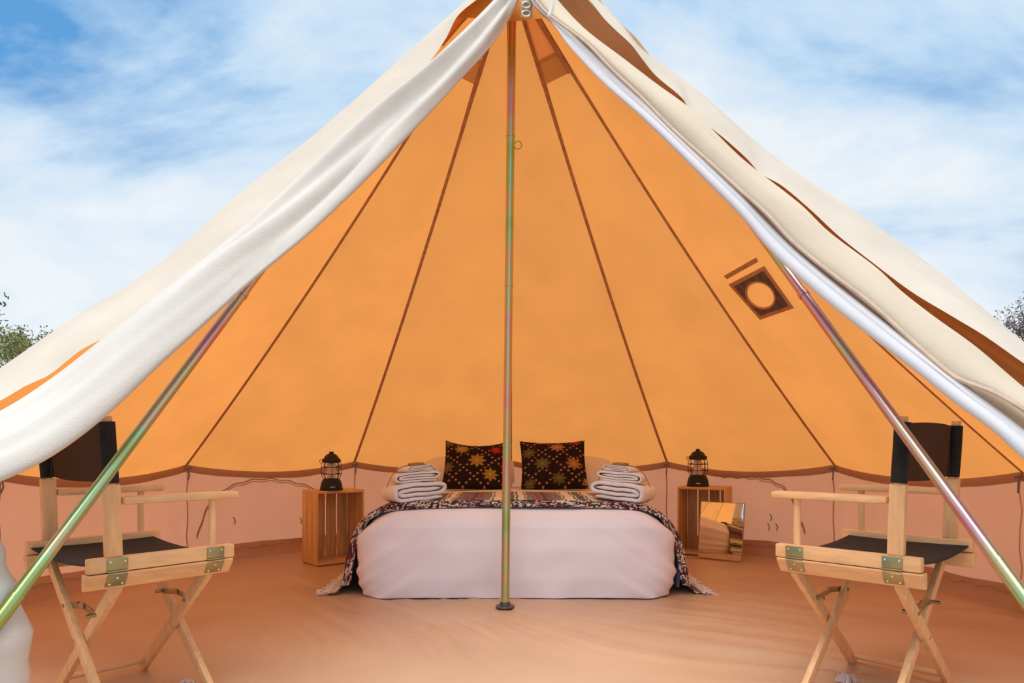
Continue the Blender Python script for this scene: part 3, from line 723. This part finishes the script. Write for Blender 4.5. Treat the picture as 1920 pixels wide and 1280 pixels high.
def lantern():
    o = thing('lantern', '', 'lantern')
    b = MB().lathe([(.001, 0), (.072, 0), (.074, .006), (.072, .014), (.066, .045), (.058, .066), (.054, .070), (.05, .076), (.03, .078)], n=32).build('base', M['enamel'], o, local=True)
    MB().box((.018, -.0685, .022), (.030, .004, .008), .001, Matrix.Rotation(.25, 3, 'Z') @ Matrix.Rotation(.2, 3, 'X')).build('badge', M['badge'], b, local=True)
    MB().lathe([(.001, .078), (.024, .078), (.027, .10), (.027, .165), (.022, .178)], n=20).build('frosted_core', M['core'], o, local=True)
    MB().lathe([(.048, .077), (.052, .09), (.054, .13), (.052, .165), (.046, .180)], n=28).build('glass_globe', M['glass'], o, local=True)
    g = MB()
    for z in (.107, .150): g.tube([(.064*math.cos(k*PI/16), .064*math.sin(k*PI/16), z) for k in range(32)], .0026, 6, True)
    for k in range(8):
        a = k*PI/4+.2; g.tube([(r*math.cos(a), r*math.sin(a), z) for r, z in ((.050, .074), (.060, .092), (.064, .107), (.064, .150), (.062, .170), (.054, .182))], .0022, 6)
    g.build('wire_cage', M['enamel'], o, local=True)
    l = MB().lathe([(.001, .180), (.056, .180), (.060, .184), (.060, .200), (.056, .205), (.050, .208), (.040, .225), (.026, .236), (.012, .240), (.012, .243)], n=32).build('lid', M['enamel'], o, local=True)
    MB().lathe([(.001, .241), (.014, .241), (.016, .246), (.012, .252), (.001, .253)], n=16).build('knob', M['enamel'], l, local=True)
    MB().tube([(-.062, .0, .198), (-.072, .0, .200), (-.076, 0, .190), (-.072, 0, .178), (-.064, 0, .176)], .0022, 6).build('handle', M['enamel'], o, local=True)
    return o
la = lantern(); la['label'] = 'black camping lantern with wire cage on the left crate'; la['group'] = 'camping lanterns on the crates'
lb = copy_tree(la); lb['label'] = 'black camping lantern with wire cage on the right crate'
la.location = (-1.185, 4.55, CHT+.005); la.rotation_euler = (0, 0, .1)
lb.location = (1.335, 4.98, CHT+.005); lb.rotation_euler = (0, 0, -.5); lb.scale = (1.06, 1.06, 1.06)
mr = thing('mirror', 'small frameless mirror leaning against the right crate', 'mirror')
bl_, br_ = P(1308, 1046, 4.77), P(1391, 1054, 4.575); bl_.z = br_.z = .006
wv = (br_-bl_); mw = wv.length; wv.normalize(); bkv = Vector((-wv.y, wv.x, 0)); lean = math.radians(8)
upv = Vector((0, 0, math.cos(lean)))+bkv*math.sin(lean); nrm = wv.cross(upv).normalized()
Mm = Matrix((wv, upv, nrm)).transposed().to_4x4(); Mm.translation = (bl_+br_)/2
mr.location = (bl_+br_)/2; mr.rotation_euler = Mm.to_3x3().to_euler()
mh = .388
MB().box((0, mh/2, -.004), (mw, mh, .008), .001).build('backing', M['mframe'], mr, local=True)
MB().box((0, mh/2, .0015), (mw-.008, mh-.008, .003), .0008).build('mirror_glass', M['mirror'], mr, local=True)

# ------------------------------------------------------------------ folding director chairs
def chair():
    o = thing('director_chair', '', 'chair')
    hw = .259
    def part(name, mb, mat, par=o): return mb.build(name, mat, par, local=True)
    for s in (-1, 1):
        part('seat_rail', MB().bar((s*hw, -.195, .450), (s*hw, .205, .450), .030, .040, bev=.005), M['wood'])
        # lower rail with its outer lower edge cut back
        prof = [(.018, .428), (.018, .423), (-.010, .383), (-.022, .383), (-.022, .428)]
        V = [Vector((s*(hw+a), y, z)) for y in (-.200, .200) for a, z in prof]
        n = 5; Fc = [(k, (k+1) % n, n+(k+1) % n, n+k) for k in range(n)]+[tuple(range(n-1, -1, -1)), tuple(range(n, 2*n))]
        lr = mesh('leg_rail', V, Fc, M['wood'], o, False, None, True)
        bv = lr.modifiers.new('b', 'BEVEL'); bv.width = .003; bv.segments = 2
        for y in (-.125, .145):                           # hinges
            g = MB(); g.box((s*(hw+.0165), y, .452), (.003, .052, .030), .001); 
            g.tube([(s*(hw+.018), y-.026, .4325), (s*(hw+.018), y+.026, .4325)], .0028, 8)
            g.box((s*(hw+.0085), y, .407), (.003, .050, .040), .001, Matrix.Rotation(s*.60, 3, 'Y'))
            h = part('hinge', g, M['brass'])
            for yy, zz, xx in ((-.018, .458, .0185), (.018, .458, .0185), (-.016, .397, .0035), (.016, .397, .0035), (0, .414, .0150)):
                q = MB(); q.lathe([(.0005, 0), (.0034, 0), (.003, .0012), (.0005, .0016)], n=10)
                q.xf(Matrix.Translation((s*(hw+xx), y+yy, zz)) @ Matrix.Rotation(s*PI/2, 4, 'Y')); part('screw', q, M['screw'], h)
        # post, dowel, arm
        part('back_post', MB().bar((s*hw, -.130, .470), (s*hw, -.136, .665), .026, .042, (0, 1, 0), .005), M['beech'])
        part('post_dowel', MB().tube([(s*hw, -.136, .66), (s*hw, -.147, .848)], .0135, 14), M['beech'])
        part('armrest', MB().bar((s*hw, -.112, .620), (s*hw, .215, .620), .050, .021, bev=.008), M['wood'])
        part('arm_dowel', MB().tube([(s*hw, .143, .468), (s*hw, .143, .612)], .0105, 14), M['beech'])
        # legs: front and rear X
        for yb in (.150, -.120):
            yo = yb+.010*s*(-1 if yb > 0 else 1)
            lg = part('leg', MB().bar((s*.238, yo, .392), (-s*.238, yo, .004), .036, .019, (0, 1, 0), .004), M['beech'])
        part('stretcher', MB().tube([(s*.210, .150, .036), (s*.210, -.120, .036)], .0095, 12), M['wood'])
    for yb in (.150, -.120):
        g = MB(); g.lathe([(.0005, -.024), (.006, -.024), (.006, .024), (.0005, .024)], n=12); g.xf(Matrix.Translation((0, yb, .198)) @ Matrix.Rotation(PI/2, 4, 'X')); part('pivot_bolt', g, M['screw'])
        g = MB(); y0 = yb
        g.bar((-.098, y0-.002, .286), (.012, y0-.002, .298), .018, .003, (0, 1, 0), .001); g.bar((-.012, y0+.002, .298), (.098, y0+.002, .286), .018, .003, (0, 1, 0), .001)
        for a in (-.1, .1):
            g.tube([(a, y0-.023, .286), (a, y0+.023, .286)], .0055, 10)
        part('lock_bracket', g, M['steel'])
    V, Fc = grid(21, 13, lambda u, v: Vector(((u-.5)*2*.246, -.185+.365*v, .452-.014*(1-(2*u-1)**2)-.004*math.sin(v*PI))))
    st = mesh('seat', V, Fc, M['black'], o, True, None, True); st.modifiers.new('s', 'SOLIDIFY').thickness = .003
    # back sling: sleeves and panel
    bk = mesh('backrest', *grid(21, 13, lambda u, v: Vector(((u-.5)*2*.236, -.135-.011*v-.016*(1-(2*u-1)**2)+.006, .672+.158*v-.010*(1-(2*u-1)**2)*(1-2*v)*.6))), M['backp'], o, True, None, True)
    for s in (-1, 1):
        g = MB()
        ys = [(.668, -.136), (.70, -.138), (.76, -.142), (.80, -.144), (.833, -.146)]
        g.tube([(s*(hw-.002), y, z) for z, y in ys], [.0205, .021, .021, .021, .0205], 14)
        part('sleeve', g, M['black'], bk)
        g = MB(); g.box((s*(hw-.030), -.134, .751), (.026, .004, .160), .001); part('sleeve_hem', g, M['black'], bk)
    return o
ch1 = chair(); ch1['label'] = 'beech folding chair with black canvas seat and back on the right, facing the bed'; ch1['group'] = 'folding canvas chairs'
ch2 = copy_tree(ch1); ch2['label'] = 'beech folding chair with black canvas seat and back on the left, facing the bed'
ch1.location = (1.145, 2.164, .006); ch1.rotation_euler = (0, 0, math.atan2(math.cos(.807), math.sin(.807)))
ch2.location = (-1.186, 2.133, .006); ch2.rotation_euler = (0, 0, -math.atan2(math.cos(.865), math.sin(.865)))

# ------------------------------------------------------------------ frayed rope ends on the groundsheet
for i, (px, py, d, lab) in enumerate(((1588, 1280, 2.25, 'frayed white rope end on the groundsheet under the right chair'), (352, 1284, 2.24, 'frayed white rope end on the groundsheet by the left chair'))):
    c = P(px, py, d); c.z = .006; g = MB()
    for k in range(60 if i == 0 else 26):
        a = rng.uniform(0, PI*2); L = rng.uniform(.02, .042)*(1 if i == 0 else .6)
        pts = [c+Vector((math.cos(a)*L*q/4, math.sin(a)*L*.6*q/4, .028*math.sin(q*.75)*rng.uniform(.5, 1.1)*(1 if i == 0 else .5))) for q in range(5)]
        g.tube(pts, .0016, 4)
    tag(g.build('rope_end', M['fringe']), lab, 'rope')

# ------------------------------------------------------------------ trees beyond the tent
def tree(label, x, y, h, crown, nleaf, lm, seed, lean=0., z0=0, sparse=.25):
    r = random.Random(seed); o = thing('tree', label, 'tree', (x, y, -.03), 0, 'small trees beyond the tent')
    trunk = MB(); tips = []
    def grow(p, d, L, rad, lev):
        pts = [p]; q = p.copy(); dd = d.copy()
        for k in range(4):
            dd = (dd+Vector((r.uniform(-.25, .25), r.uniform(-.25, .25), r.uniform(-.05, .2)))).normalized(); q = q+dd*L/4; pts.append(q.copy())
        trunk.tube(pts, [rad*(1-.12*k) for k in range(5)], 6 if lev < 2 else 4)
        if lev >= 2: tips.extend(pts[1:])
        if lev < 4:
            for k in range(3 if lev else 5):
                b = pts[r.choice((2, 3, 4, 4))]
                nd = (dd+Vector((r.uniform(-1, 1), r.uniform(-1, 1), r.uniform(-.15, .7)))*.95).normalized()
                grow(b, nd, L*r.uniform(.55, .75), rad*.55, lev+1)
    grow(Vector((x, y, -.03)), Vector((lean, 0, 1)).normalized(), h*.48, .06*h/3.5, 0)
    trunk.build('trunk', M['bark'], o)
    V = []; Fc = []
    for k in range(nleaf):
        c = r.choice(tips)+Vector((r.gauss(0, sparse*.45), r.gauss(0, sparse*.45), r.gauss(0, sparse*.4))); a = Vector((r.gauss(0, 1), r.gauss(0, 1), r.gauss(0, 1))).normalized(); b = a.orthogonal().normalized()
        L, w = r.uniform(.035, .065), r.uniform(.014, .026); n = len(V); nn = a.cross(b)*.008
        V += [c-a*L, c-b*w+nn, c+a*L, c+b*w+nn]; Fc += [(n, n+1, n+2, n+3)]
    tag(mesh('foliage', V, Fc, lm, o, False), None, None, None, 'stuff')
    return o
tree('leafy green tree beyond the left slope of the tent at the picture edge', -10.7, 14, 3.5, 1.2, 5200, M['leafg'], 4)
tree('low green bushy tree close beside the left slope of the tent', -14.1, 20.5, 3.6, 1, 4600, M['leafg'], 11, .05)
tree('bare-looking dull leaved tree beyond the right slope of the tent', 11.2, 14, 3.55, 1.2, 2200, M['leafr'], 8)
